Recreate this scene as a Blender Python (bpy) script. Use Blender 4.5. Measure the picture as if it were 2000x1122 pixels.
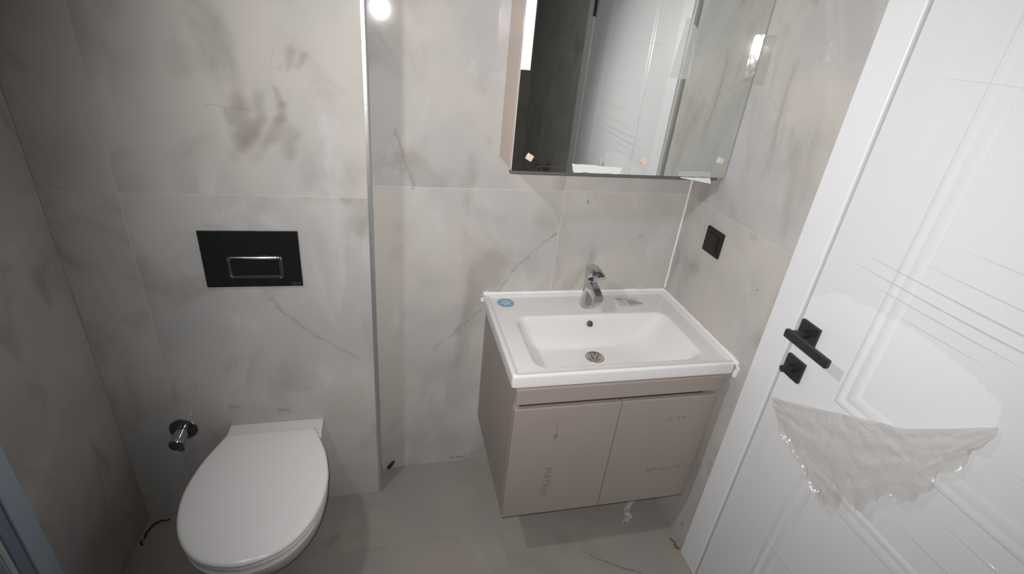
import bpy, bmesh, math, random
from mathutils import Vector, Matrix, noise as mnoise
random.seed(4)
sc = bpy.context.scene
for o in list(bpy.data.objects): bpy.data.objects.remove(o)
C = sc.collection

# ------------------------------------------------------------------ camera
CAM_Z = 1.6275
cam_d = bpy.data.cameras.new('camera'); cam = bpy.data.objects.new('camera', cam_d); C.objects.link(cam)
cam_d.sensor_fit = 'HORIZONTAL'; cam_d.sensor_width = 36.0; cam_d.lens = 993.6843 * 36.0 / 2000.0
cam_d.clip_start = 0.01
R_ = ((0.9715, -0.2181, 0.0930), (0.0199, 0.4660, 0.8845), (0.2363, 0.8575, -0.4571))   # right, up, forward
m = Matrix(((R_[0][0], R_[1][0], -R_[2][0]), (R_[0][1], R_[1][1], -R_[2][1]), (R_[0][2], R_[1][2], -R_[2][2])))
cam.matrix_world = Matrix.Translation((0, 0, CAM_Z)) @ m.to_4x4()
sc.camera = cam

# ------------------------------------------------------------------ light and exposure
w = bpy.data.worlds.new('world'); sc.world = w; w.use_nodes = True
w.node_tree.nodes['Background'].inputs['Color'].default_value = (0.55, 0.62, 0.75, 1)
w.node_tree.nodes['Background'].inputs['Strength'].default_value = 0.05
sc.view_settings.view_transform = 'Standard'; sc.view_settings.look = 'None'
sc.view_settings.gamma = 1.0; sc.view_settings.use_curve_mapping = False
sc.view_settings.exposure = -0.12
# the torch beside the lens that lights this view (its glint shows in the polished tiles)
tl = bpy.data.lights.new('hand_torch', 'SPOT'); to = bpy.data.objects.new('hand_torch', tl); C.objects.link(to)
tl.energy = 88; tl.color = (1.0, 0.975, 0.955); tl.spot_size = math.radians(117); tl.spot_blend = 1.0; tl.shadow_soft_size = 0.007
to.location = (-0.014, 0.0, 1.641)
tgt = Vector((0.66, 1.45, 1.08)) - Vector(to.location)
to.rotation_euler = tgt.to_track_quat('-Z', 'Y').to_euler()
# the shaded hanging lamp (built further down)
LAMP = (-0.60, 0.72, 2.08); LAIM = Vector((0.95, 0.92, 0.95))
al = bpy.data.lights.new('hanging_lamp_light', 'SPOT'); ao = bpy.data.objects.new('hanging_lamp_light', al); C.objects.link(ao)
al.energy = 38; al.color = (1.0, 0.985, 0.97); al.spot_size = math.radians(138); al.spot_blend = 1.0; al.shadow_soft_size = 0.045
ao.location = (LAMP[0], LAMP[1], LAMP[2])
ao.rotation_euler = (LAIM - Vector(LAMP)).to_track_quat('-Z', 'Y').to_euler()

# ------------------------------------------------------------------ measures (metres)
XL, XE, XR = -0.8205, -0.0406, 1.0178
YT, YB, YF = 1.4133, 1.5263, -1.05
ZC, ZJ = 2.50, 1.1635

# ------------------------------------------------------------------ materials
MATS = {}
def srgb(r, g, b):
    f = lambda c: (c / 255 / 12.92) if c <= 10 else ((c / 255 + 0.055) / 1.055) ** 2.4
    return (f(r), f(g), f(b), 1)
def pmat(name, col, rough=0.5, metal=0.0, spec=0.5, bump=0.0, bscale=40, vary=0.0, vscale=6, alpha=1.0, trans=0.0, coat=0.0, ior=1.45):
    mt = bpy.data.materials.new(name); mt.use_nodes = True; nt = mt.node_tree; p = nt.nodes['Principled BSDF']
    p.inputs['Base Color'].default_value = col; p.inputs['Roughness'].default_value = rough; p.inputs['Metallic'].default_value = metal
    p.inputs['Specular IOR Level'].default_value = spec; p.inputs['Alpha'].default_value = alpha
    p.inputs['Transmission Weight'].default_value = trans; p.inputs['Coat Weight'].default_value = coat; p.inputs['IOR'].default_value = ior
    geo = nt.nodes.new('ShaderNodeNewGeometry')
    if vary > 0:
        n = nt.nodes.new('ShaderNodeTexNoise'); n.inputs['Scale'].default_value = vscale; n.inputs['Detail'].default_value = 5
        nt.links.new(geo.outputs['Position'], n.inputs['Vector'])
        mx = nt.nodes.new('ShaderNodeMix'); mx.data_type = 'RGBA'
        mx.inputs[6].default_value = tuple(c * (1 - vary) for c in col[:3]) + (1,); mx.inputs[7].default_value = tuple(min(1, c * (1 + vary)) for c in col[:3]) + (1,)
        nt.links.new(n.outputs['Fac'], mx.inputs[0]); nt.links.new(mx.outputs[2], p.inputs['Base Color'])
    if bump > 0:
        n = nt.nodes.new('ShaderNodeTexNoise'); n.inputs['Scale'].default_value = bscale; n.inputs['Detail'].default_value = 4
        nt.links.new(geo.outputs['Position'], n.inputs['Vector'])
        b = nt.nodes.new('ShaderNodeBump'); b.inputs['Strength'].default_value = bump; b.inputs['Distance'].default_value = 0.002
        nt.links.new(n.outputs['Fac'], b.inputs['Height']); nt.links.new(b.outputs['Normal'], p.inputs['Normal'])
    MATS[name] = mt; return mt

def tile_mat(name, ua, va, strokes=(), warm=(0.47, 0.445, 0.418), cool=(0.40, 0.393, 0.391), dark=(0.31, 0.287, 0.262), rough=0.058, seed=0.0, kc=1.0):
    """polished stone-look porcelain; ua, va: which world axes span the surface; strokes: smears and veins with a shape of their own"""
    mt = bpy.data.materials.new(name); mt.use_nodes = True; nt = mt.node_tree; N = nt.nodes; L = nt.links; p = N['Principled BSDF']
    geo = N.new('ShaderNodeNewGeometry'); oi = N.new('ShaderNodeObjectInfo')
    off = N.new('ShaderNodeVectorMath'); off.operation = 'MULTIPLY_ADD'
    rv = N.new('ShaderNodeCombineXYZ')
    for i in range(3): L.new(oi.outputs['Random'], rv.inputs[i])
    L.new(rv.outputs[0], off.inputs[0]); off.inputs[1].default_value = (7.3, 5.1, 9.7); L.new(geo.outputs['Position'], off.inputs[2])
    def nz(scale, detail, rgh, dist, sx=(1, 1, 1), sd=0):
        mp = N.new('ShaderNodeMapping'); mp.inputs['Scale'].default_value = sx; mp.inputs['Location'].default_value = (seed + sd, sd * 2, seed)
        mp.inputs['Rotation'].default_value = (0.5, 0.6, 0.4)
        L.new(off.outputs[0], mp.inputs['Vector'])
        n = N.new('ShaderNodeTexNoise'); n.inputs['Scale'].default_value = scale; n.inputs['Detail'].default_value = detail
        n.inputs['Roughness'].default_value = rgh; n.inputs['Distortion'].default_value = dist
        L.new(mp.outputs[0], n.inputs['Vector']); return n.outputs['Fac']
    def ramp(fac, a, b):
        r = N.new('ShaderNodeMapRange'); r.interpolation_type = 'SMOOTHSTEP'
        r.inputs['From Min'].default_value = a; r.inputs['From Max'].default_value = b; L.new(fac, r.inputs['Value']); return r.outputs[0]
    def mix(f, a, b):
        mx = N.new('ShaderNodeMix'); mx.data_type = 'RGBA'
        if isinstance(f, float): mx.inputs[0].default_value = f
        else: L.new(f, mx.inputs[0])
        for s, v in ((6, a), (7, b)):
            if isinstance(v, tuple): mx.inputs[s].default_value = v + (1,)
            else: L.new(v, mx.inputs[s])
        return mx.outputs[2]
    def mul(a, k):
        q = N.new('ShaderNodeMath'); q.operation = 'MULTIPLY'; L.new(a, q.inputs[0])
        if isinstance(k, float): q.inputs[1].default_value = k
        else: L.new(k, q.inputs[1])
        return q.outputs[0]
    c = mix(ramp(nz(2.6, 4, .5, .4, sd=1.3), .38, .62), warm, cool)
    c = mix(mul(ramp(nz(4.5, 5, .55, .8, (1, 1.6, .7), 4.1), .50, .72), 0.75 * kc), c, dark)
    lt = tuple(min(1, v * 1.25) for v in cool)
    c = mix(mul(ramp(nz(3.4, 5, .6, .9, (1.5, 1, .8), 8.7), .52, .72), 0.8 * kc), c, lt)
    # fine veins
    vn = nz(1.9, 4, .55, 1.1, (1, 1, 1), 3.3)
    ab = N.new('ShaderNodeMath'); ab.operation = 'SUBTRACT'; L.new(vn, ab.inputs[0]); ab.inputs[1].default_value = .5
    ab2 = N.new('ShaderNodeMath'); ab2.operation = 'ABSOLUTE'; L.new(ab.outputs[0], ab2.inputs[0])
    inv = ramp(ab2.outputs[0], .006, 0.0)
    c = mix(mul(mul(inv, 0.16), ramp(nz(3, 2, .5, 0, sd=6.1), .5, .7)), c, (.22, .19, .165))
    # drawn strokes
    if strokes:
        sep = N.new('ShaderNodeSeparateXYZ'); L.new(geo.outputs['Position'], sep.inputs[0])
        cb = N.new('ShaderNodeCombineXYZ'); L.new(sep.outputs[ua], cb.inputs[0]); L.new(sep.outputs[va], cb.inputs[1])
        wn = N.new('ShaderNodeTexNoise'); wn.inputs['Scale'].default_value = 22; wn.inputs['Detail'].default_value = 5; L.new(cb.outputs[0], wn.inputs['Vector'])
        wv = N.new('ShaderNodeVectorMath'); wv.operation = 'MULTIPLY_ADD'; L.new(wn.outputs['Color'], wv.inputs[0]); wv.inputs[1].default_value = (.034, .034, 0); L.new(cb.outputs[0], wv.inputs[2])
        wo = N.new('ShaderNodeVectorMath'); wo.operation = 'SUBTRACT'; L.new(wv.outputs[0], wo.inputs[0]); wo.inputs[1].default_value = (.017, .017, 0)
        brk = ramp(nz(30, 3, .6, 0, sd=2.2), .3, .5)
        for (a, b, wd, strength, col, broken) in strokes:
            ba = Vector((b[0] - a[0], b[1] - a[1], 0))
            pa = N.new('ShaderNodeVectorMath'); pa.operation = 'SUBTRACT'; L.new(wo.outputs[0], pa.inputs[0]); pa.inputs[1].default_value = (a[0], a[1], 0)
            # flatten z
            dt = N.new('ShaderNodeVectorMath'); dt.operation = 'DOT_PRODUCT'; L.new(pa.outputs[0], dt.inputs[0]); dt.inputs[1].default_value = ba / max(1e-6, ba.length_squared)
            cl = N.new('ShaderNodeClamp'); L.new(dt.outputs['Value'], cl.inputs['Value'])
            sm = N.new('ShaderNodeVectorMath'); sm.operation = 'SCALE'; sm.inputs[0].default_value = ba; L.new(cl.outputs[0], sm.inputs['Scale'])
            df = N.new('ShaderNodeVectorMath'); df.operation = 'DISTANCE'; L.new(pa.outputs[0], df.inputs[0]); L.new(sm.outputs[0], df.inputs[1])
            mk = mul(ramp(df.outputs['Value'], wd * 1.15, wd * 0.1), float(strength) * .72)
            if broken: mk = mul(mk, brk)
            c = mix(mk, c, col)
    L.new(c, p.inputs['Base Color'])
    rr = N.new('ShaderNodeMapRange'); rr.inputs['To Min'].default_value = rough * .8; rr.inputs['To Max'].default_value = rough * 1.5
    L.new(nz(3.2, 5, .6, .6, sd=5.5), rr.inputs['Value']); L.new(rr.outputs[0], p.inputs['Roughness'])
    p.inputs['Specular IOR Level'].default_value = .2
    MATS[name] = mt; return mt

SM = (.245, .222, .195)      # damp smear
VE = (.20, .175, .15)        # vein
toilet_strokes = [
    ((-.348, 1.40), (-.352, 1.31), 0.0290, 0.51, SM, 0), ((-.30, 1.41), (-.298, 1.36), 0.0203, 0.55, SM, 0), ((-.298, 1.36), (-.318, 1.325), 0.0174, 0.46, SM, 0),
    ((-.262, 1.435), (-.246, 1.40), 0.0116, 0.55, SM, 0), ((-.246, 1.40), (-.250, 1.36), 0.0188, 0.64, SM, 0), ((-.250, 1.36), (-.278, 1.31), 0.0217, 0.51, SM, 0),
    ((-.278, 1.31), (-.325, 1.265), 0.0174, 0.32, SM, 0), ((-.375, 1.372), (-.368, 1.355), 0.0188, 0.55, SM, 0), ((-.318, 1.335), (-.345, 1.305), 0.0319, 0.55, SM, 0),
    ((-.345, 1.305), (-.372, 1.265), 0.0232, 0.37, SM, 1), ((-.232, 1.325), (-.24, 1.285), 0.0319, 0.41, SM, 0),
    ((-.215, 1.525), (-.222, 1.485), 0.0130, 0.55, SM, 0), ((-.187, 1.52), (-.20, 1.485), 0.0130, 0.51, SM, 0), ((-.24, 1.495), (-.245, 1.487), 0.0116, 0.28, SM, 0),
    ((-.455, 1.51), (-.462, 1.465), 0.0319, 0.28, SM, 0), ((-.42, 1.385), (-.32, 1.388), 0.0043, 0.41, SM, 1),
    ((-.37, 1.565), (-.41, 1.56), 0.0232, 0.20, SM, 0),
    ((-.335, 1.39), (-.33, 1.33), .034, .42, SM, 0), ((-.32, 1.34), (-.345, 1.30), .030, .45, SM, 0), ((-.262, 1.36), (-.30, 1.30), .022, .35, SM, 0), ((-.236, 1.32), (-.244, 1.28), .030, .35, SM, 0),
    ((-.333, .85), (-.258, .749), .007, .45, VE, 1), ((-.258, .749), (-.10, .62), .006, .4, VE, 1),
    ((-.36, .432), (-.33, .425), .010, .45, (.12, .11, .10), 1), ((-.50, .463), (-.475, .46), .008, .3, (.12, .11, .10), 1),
    ((-.47, 1.08), (-.44, 1.075), .010, .35, SM, 0),
]
back_strokes = [
    ((.5577, 1.0181), (.43, .895), .005, .5, VE, 1), ((.43, .895), (.335, .742), .005, .55, VE, 1), ((.335, .742), (.248, .655), .006, .5, VE, 1), ((.248, .655), (.16, .575), .006, .45, VE, 1),
    ((.555, 1.016), (.54, 1.002), .006, .6, VE, 0), ((.84, .985), (.87, 1.01), .005, .4, VE, 1),
    ((.03, 1.33), (.078, 1.167), .007, .45, (.2, .19, .18), 0), ((.08, 1.20), (.078, 1.168), .011, .3, (.2, .19, .18), 0),
    ((.646, 1.138), (.649, 1.129), .003, .85, (.05, .045, .04), 0), ((.615, 1.13), (.618, 1.12), .002, .4, (.7, .7, .7), 0),
    ((.24, .02), (.29, .022), .006, .7, (.06, .055, .05), 1),
    ((.72, 1.14), (.86, 1.15), .03, .12, SM, 0),
]
right_strokes = [
    ((1.17, 1.45), (1.10, 1.50), .010, .15, SM, 0), ((1.24, 1.42), (1.22, 1.46), .012, .12, (.2, .19, .18), 0), ((1.08, 1.02), (1.085, 1.015), .004, .7, (.06, .05, .04), 0),
    ((1.20, .34), (1.05, .28), .03, .35, (.5, .48, .46), 0), ((1.047, .085), (1.05, .08), .006, .9, (.03, .03, .03), 0),
    ((1.30, 1.20), (1.20, 1.10), .03, .2, SM, 0),
]
floor_strokes = [
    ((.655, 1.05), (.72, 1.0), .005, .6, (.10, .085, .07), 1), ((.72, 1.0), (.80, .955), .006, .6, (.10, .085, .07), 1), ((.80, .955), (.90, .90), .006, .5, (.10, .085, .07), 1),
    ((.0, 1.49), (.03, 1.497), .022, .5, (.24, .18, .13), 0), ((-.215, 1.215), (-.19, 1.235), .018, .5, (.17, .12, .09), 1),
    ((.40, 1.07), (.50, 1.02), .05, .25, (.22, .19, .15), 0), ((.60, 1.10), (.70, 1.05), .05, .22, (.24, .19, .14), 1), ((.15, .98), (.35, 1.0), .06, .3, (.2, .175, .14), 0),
]
FW = dict(warm=(.325, .30, .268), cool=(.295, .282, .262), dark=(.25, .22, .185))
tile_mat('tile_toilet_wall', 0, 2, toilet_strokes, seed=1.0)
tile_mat('tile_back_wall', 0, 2, back_strokes, seed=3.0)
tile_mat('tile_right_wall', 1, 2, right_strokes, seed=5.5, rough=.05)
tile_mat('tile_left_wall', 1, 2, (), seed=8.0, rough=.2)
tile_mat('tile_front_wall', 0, 2, (), seed=9.0)
tile_mat('tile_floor', 0, 1, floor_strokes, rough=.34, seed=11.0, kc=.45, **FW)
pmat('grout', srgb(205, 202, 198), .8, bump=.2)
pmat('floor_grout', srgb(150, 146, 140), .8, bump=.2)
pmat('plaster', srgb(225, 224, 220), .9, bump=.1)
pmat('ceramic', (.68, .668, .662, 1), .08, spec=.5, coat=.3)
pmat('ceramic_deck', (.80, .785, .77, 1), .10)
pmat('seat_plastic', (.74, .735, .74, 1), .22)
pmat('chrome', (.62, .63, .64, 1), .07, metal=1)
pmat('dull_chrome', (.50, .51, .52, 1), .34, metal=.75, bump=.1, bscale=90)
pmat('steel', (.50, .46, .42, 1), .28, metal=1)
pmat('dark_hole', (.015, .014, .013, 1), .6)
pmat('black_glass', (.012, .013, .013, 1), .04, spec=.6)
pmat('dark_chrome', (.36, .36, .365, 1), .14, metal=1)
pmat('plate_mark', (.09, .092, .092, 1), .3)
pmat('vanity_board', srgb(148, 138, 132), .36, vary=.05, vscale=9)
pmat('vanity_ink', srgb(122, 111, 105), .4)
pmat('vanity_edge_gap_shade', srgb(70, 58, 50), .6)  # dark edge tone, also the painted shade in the grip gap
pmat('cabinet_board', srgb(196, 180, 170), .4, vary=.04)
pmat('cabinet_rail', srgb(92, 87, 81), .5)
pmat('mirror', (.80, .825, .80, 1), .015, metal=1)
pmat('mirror_edge', srgb(196, 196, 190), .2)
pmat('tan_pad', srgb(212, 192, 172), .6)
pmat('white_pad', srgb(228, 234, 238), .5)
pmat('door_paint', (.66, .665, .685, 1), .3, bump=.03, bscale=15)
pmat('black_metal', (.016, .017, .019, 1), .42, bump=.05)
pmat('switch_plastic', (.010, .010, .009, 1), .45)
pmat('silicone', (.74, .74, .74, 1), .4, bump=.3, bscale=120)
pmat('blue_sticker', srgb(112, 160, 182), .35)
pmat('sticker_print', srgb(200, 222, 232), .4)
pmat('label_paper', srgb(196, 192, 188), .5)
pmat('label_grey', srgb(158, 154, 150), .5)
pmat('label_ink', srgb(70, 66, 62), .6)
pmat('bluelit_frame', srgb(176, 188, 205), .35)  # white frame, its weak bluish daylight put into the colour
pmat('bluelit_dark', srgb(132, 148, 165), .4)  # darker tone with the same bluish daylight painted in
pmat('debris_dark', (.03, .027, .022, 1), .9, bump=.6, bscale=200)
pmat('rust_wood', srgb(120, 82, 60), .8, vary=.3, vscale=80)
pmat('lamp_body', srgb(235, 235, 235), .4)
lm = pmat('lamp_glow', (1, 1, 1, 1), .4); lp = lm.node_tree.nodes['Principled BSDF']; lp.inputs['Emission Color'].default_value = (1, .98, .95, 1); lp.inputs['Emission Strength'].default_value = 8

def film_mat(name, tint, body, gloss, bscale, bstr, stretch=(1, 1, 1)):
    """thin clear plastic: mostly see-through, a little milky, glossy on its wrinkles"""
    mt = bpy.data.materials.new(name); mt.use_nodes = True; nt = mt.node_tree; N = nt.nodes; L = nt.links
    for n in list(N):
        if n.type == 'BSDF_PRINCIPLED': N.remove(n)
    out = [n for n in N if n.type == 'OUTPUT_MATERIAL'][0]
    tr = N.new('ShaderNodeBsdfTransparent'); tr.inputs[0].default_value = (.99, .99, .988, 1)
    df = N.new('ShaderNodeBsdfDiffuse'); df.inputs[0].default_value = tint
    gl = N.new('ShaderNodeBsdfGlossy'); gl.inputs['Roughness'].default_value = .12; gl.inputs[0].default_value = (.9, .92, .92, 1)
    geo = N.new('ShaderNodeNewGeometry'); mp = N.new('ShaderNodeMapping'); mp.inputs['Scale'].default_value = stretch; mp.inputs['Rotation'].default_value = (-.45, 0, 0)
    L.new(geo.outputs['Position'], mp.inputs['Vector'])
    nz = N.new('ShaderNodeTexNoise'); nz.inputs['Scale'].default_value = bscale; nz.inputs['Detail'].default_value = 4; nz.inputs['Distortion'].default_value = .3
    L.new(mp.outputs[0], nz.inputs['Vector'])
    b = N.new('ShaderNodeBump'); b.inputs['Strength'].default_value = bstr; b.inputs['Distance'].default_value = .01; L.new(nz.outputs['Fac'], b.inputs['Height'])
    L.new(b.outputs['Normal'], gl.inputs['Normal']); L.new(b.outputs['Normal'], df.inputs['Normal'])
    m1 = N.new('ShaderNodeMixShader'); m1.inputs[0].default_value = body; L.new(tr.outputs[0], m1.inputs[1]); L.new(df.outputs[0], m1.inputs[2])
    m2 = N.new('ShaderNodeMixShader'); m2.inputs[0].default_value = gloss; L.new(m1.outputs[0], m2.inputs[1]); L.new(gl.outputs[0], m2.inputs[2])
    L.new(m2.outputs[0], out.inputs['Surface']); MATS[name] = mt; return mt
film_mat('fold_film', (.58, .60, .60, 1), .25, .10, 30, .4)
film_mat('clear_film', (.82, .84, .84, 1), .022, .04, 9, .5, (1, .5, 6))
film_mat('loose_film', (.74, .72, .69, 1), .27, .13, 34, 1.0)
film_mat('scrap_film', (.74, .73, .71, 1), .42, .16, 40, 1.0)
film_mat('clear_tape', (.62, .65, .65, 1), .42, .05, 14, .2)
film_mat('clear_tape_wall', (.50, .49, .47, 1), .40, .03, 14, .15)
film_mat('paper_film', (.80, .84, .84, 1), .78, .05, 14, .2)

# ------------------------------------------------------------------ mesh helpers
ORG = {}
def link(o, parent, origin):
    C.objects.link(o); ORG[o.name] = Vector(origin)
    if parent is not None: o.parent = parent
def thing(name, label, cat, loc, group=None):
    o = bpy.data.objects.new(name, None); o.empty_display_size = .05; o.location = loc; link(o, None, loc)
    o['label'] = label; o['category'] = cat
    if group: o['group'] = group
    return o
def obj(name, bm, mat, parent=None, smooth=True, label=None, cat=None, kind=None, loc=None):
    """one mesh object; bm holds world coordinates"""
    org = ORG[parent.name] if parent is not None else Vector(loc if loc else (0, 0, 0))
    bmesh.ops.translate(bm, verts=bm.verts, vec=-org)
    bmesh.ops.recalc_face_normals(bm, faces=bm.faces)
    me = bpy.data.meshes.new(name); bm.to_mesh(me); bm.free()
    if smooth:
        me.polygons.foreach_set('use_smooth', [True] * len(me.polygons))
        try: me.set_sharp_from_angle(angle=math.radians(38))
        except Exception: pass
    me.materials.append(MATS[mat])
    o = bpy.data.objects.new(name, me)
    if parent is None: o.location = org
    link(o, parent, org)
    if smooth:
        wn = o.modifiers.new('weighted_normals', 'WEIGHTED_NORMAL'); wn.keep_sharp = True; wn.weight = 80
    if label: o['label'] = label
    if cat: o['category'] = cat
    if kind: o['kind'] = kind
    return o
def box(bm, lo, hi, bev=0.0, seg=2):
    vs = [bm.verts.new((x, y, z)) for x in (lo[0], hi[0]) for y in (lo[1], hi[1]) for z in (lo[2], hi[2])]
    f = [(0, 1, 3, 2), (4, 6, 7, 5), (0, 4, 5, 1), (2, 3, 7, 6), (0, 2, 6, 4), (1, 5, 7, 3)]
    fs = [bm.faces.new([vs[i] for i in q]) for q in f]
    if bev > 0:
        es = list({e for q in fs for e in q.edges})
        bmesh.ops.bevel(bm, geom=es, offset=bev, segments=seg, affect='EDGES', profile=.5)
    return bm
def B(lo, hi, bev=0.0, seg=2): return box(bmesh.new(), lo, hi, bev, seg)
def loft(bm, rings, cap0=True, cap1=True, closed=True):
    vr = [[bm.verts.new(p) for p in r] for r in rings]; n = len(rings[0])
    for a, b in zip(vr, vr[1:]):
        for i in range(n if closed else n - 1):
            j = (i + 1) % n; bm.faces.new((a[i], a[j], b[j], b[i]))
    if cap0: bm.faces.new(list(reversed(vr[0])))
    if cap1: bm.faces.new(vr[-1])
    return bm
def rrect(x0, x1, y0, y1, r, k=8, mseg=8):
    """rounded rectangle in xy, counter-clockwise"""
    pts = []; cs = [((x1 - r, y0 + r), -90), ((x1 - r, y1 - r), 0), ((x0 + r, y1 - r), 90), ((x0 + r, y0 + r), 180)]
    arcs = [[(c[0] + r * math.cos(math.radians(a + 90 * i / k)), c[1] + r * math.sin(math.radians(a + 90 * i / k))) for i in range(k + 1)] for c, a in cs]
    for q in range(4):
        pts += arcs[q]; a = arcs[q][-1]; b = arcs[(q + 1) % 4][0]
        pts += [(a[0] + (b[0] - a[0]) * i / mseg, a[1] + (b[1] - a[1]) * i / mseg) for i in range(1, mseg)]
    return pts
def lathe(bm, prof, axis_o, axis_d, n=40, cap0=True, cap1=True):
    """prof: (radius, distance along axis)"""
    d = Vector(axis_d).normalized(); a = d.orthogonal().normalized(); b = d.cross(a); o = Vector(axis_o)
    return loft(bm, [[o + d * t + (a * math.cos(2 * math.pi * i / n) + b * math.sin(2 * math.pi * i / n)) * r for i in range(n)] for r, t in prof], cap0, cap1)
def tube(bm, pts, rad, n=8):
    P = [Vector(p) for p in pts]; rings = []
    for i, p in enumerate(P):
        t = (P[min(i + 1, len(P) - 1)] - P[max(i - 1, 0)]).normalized(); a = t.orthogonal().normalized(); b = t.cross(a)
        r = rad[i] if isinstance(rad, (list, tuple)) else rad
        # keep frame steady
        up = Vector((0, 0, 1)) if abs(t.z) < .9 else Vector((1, 0, 0)); a = t.cross(up).normalized(); b = t.cross(a)
        rings.append([p + (a * math.cos(2 * math.pi * k / n) + b * math.sin(2 * math.pi * k / n)) * r for k in range(n)])
    return loft(bm, rings)
def sheet(fn, nu, nv, thick=None):
    bm = bmesh.new(); g = [[bm.verts.new(fn(i / (nu - 1), j / (nv - 1))) for j in range(nv)] for i in range(nu)]
    for i in range(nu - 1):
        for j in range(nv - 1): bm.faces.new((g[i][j], g[i + 1][j], g[i + 1][j + 1], g[i][j + 1]))
    return bm
def poly(pts, t):
    c = len(pts) - 1; f = t * c; i = min(int(f), c - 1); u = f - i
    return Vector(pts[i]).lerp(Vector(pts[i + 1]), u)
def text(body, size, mtx, mat, name, parent, ext=.0002):
    cu = bpy.data.curves.new('t', 'FONT'); cu.body = body; cu.size = size; cu.extrude = ext; cu.align_x = 'CENTER'; cu.align_y = 'CENTER'; cu.resolution_u = 2
    to_ = bpy.data.objects.new('t', cu); C.objects.link(to_); bpy.context.view_layer.update()
    me = bpy.data.meshes.new_from_object(to_); bpy.data.objects.remove(to_); bpy.data.curves.remove(cu)
    bm = bmesh.new(); bm.from_mesh(me); bpy.data.meshes.remove(me); bmesh.ops.transform(bm, matrix=mtx, verts=bm.verts)
    return obj(name, bm, mat, parent, smooth=False)
def frame(o, ax, ay):
    """matrix that puts the text plane at o with x along ax and y along ay"""
    ax = Vector(ax).normalized(); ay = Vector(ay).normalized(); az = ax.cross(ay)
    return Matrix(((ax.x, ay.x, az.x, o[0]), (ax.y, ay.y, az.y, o[1]), (ax.z, ay.z, az.z, o[2]), (0, 0, 0, 1)))

# ------------------------------------------------------------------ the room
G = .0008; TD = .0010     # half joint, tile depth
def struct(name, bm, mat, label=None):
    o = obj(name, bm, mat, None, smooth=False, kind='structure')
    if label: o['label'] = label
    return o
def tiles(parent, mat, plane, at, sgn, rects):
    """each tile a thin slab on its wall; plane 'x','y','z'; rects (u0,u1,v0,v1)"""
    for (u0, u1, v0, v1) in rects:
        a0, a1 = sorted((at, at - sgn * TD))
        lo, hi = {'y': ((u0 + G, a0, v0 + G), (u1 - G, a1, v1 - G)), 'x': ((a0, u0 + G, v0 + G), (a1, u1 - G, v1 - G)), 'z': ((u0 + G, v0 + G, a0), (u1 - G, v1 - G, a1))}[plane]
        obj('tile', B(lo, hi), mat, parent, smooth=False)
WT = .10
fl = struct('floor', B((XL - WT, YF - WT, -.12), (XR + WT, YB + WT, -TD)), 'floor_grout', 'stone-look tiled bathroom floor')
tiles(fl, 'tile_floor', 'z', 0, 1, [(XL, -.218, 1.175, YT), (-.218, .382, 1.175, YB), (.382, XR, 1.175, YB)] + [(a, b, y0, y1) for a, b in ((XL, -.218), (-.218, .382), (.382, XR)) for y0, y1 in ((-.025, 1.175), (YF, -.025))])
ce = struct('ceiling', B((XL - WT, YF - WT, ZC), (XR + WT, YB + WT, ZC + .1)), 'plaster')
rows = [(0, ZJ), (ZJ, 2.363), (2.363, ZC)]
wb = struct('wall_back', B((XE - .02, YB + TD, 0), (XR + WT, YB + WT, ZC)), 'grout', 'recessed tiled wall behind the washbasin')
tiles(wb, 'tile_back_wall', 'y', YB, -1, [(a, b, z0, z1) for z0, z1 in rows for a, b in ((XE, .565), (.565, XR))])
wt = struct('wall_cistern', B((XL - .0, YT + TD, 0), (XE - TD, YB + WT, ZC)), 'grout', 'tiled boxed-out wall that hides the cistern behind the toilet')
tiles(wt, 'tile_toilet_wall', 'y', YT, -1, [(a, b, z0, z1) for z0, z1 in rows for a, b in ((XL, -.653), (-.653, XE - .008))])
tiles(wt, 'tile_back_wall', 'x', XE, 1, [(YT + .012, YB, z0, z1) for z0, z1 in rows])
wl = struct('wall_left', B((XL - WT, YF - WT, 0), (XL - TD, YB + WT, ZC)), 'grout', 'tiled left wall beside the toilet')
tiles(wl, 'tile_left_wall', 'x', XL, 1, [(1.016, YT, z0, z1) for z0, z1 in rows] + [(YF, .1, z0, z1) for z0, z1 in rows] + [(.1, 1.016, 2.16, ZC)])
wf = struct('wall_front', B((XL - WT, YF - WT, 0), (XR + WT, YF - TD, ZC)), 'grout', 'tiled wall behind the viewer')
tiles(wf, 'tile_front_wall', 'y', YF, 1, [(a, b, z0, z1) for z0, z1 in rows for a, b in ((XL, -.2), (-.2, .4), (.4, XR))])
# right wall with the door opening
bm = bmesh.new()
for lo, hi in (((XR + TD, .955, 0), (XR + WT, YB + WT, ZC)), ((XR + TD, YF - WT, 0), (XR + WT, .02, ZC)), ((XR + TD, .02, 2.09), (XR + WT, .955, ZC))): box(bm, lo, hi)
wr = struct('wall_right', bm, 'grout', 'tiled right wall with the white door')
tiles(wr, 'tile_right_wall', 'x', XR, -1, [(.985, YB, z0, z1) for z0, z1 in rows] + [(YF, -.02, z0, z1) for z0, z1 in rows] + [(-.02, .985, 2.13, ZC)])
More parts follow.
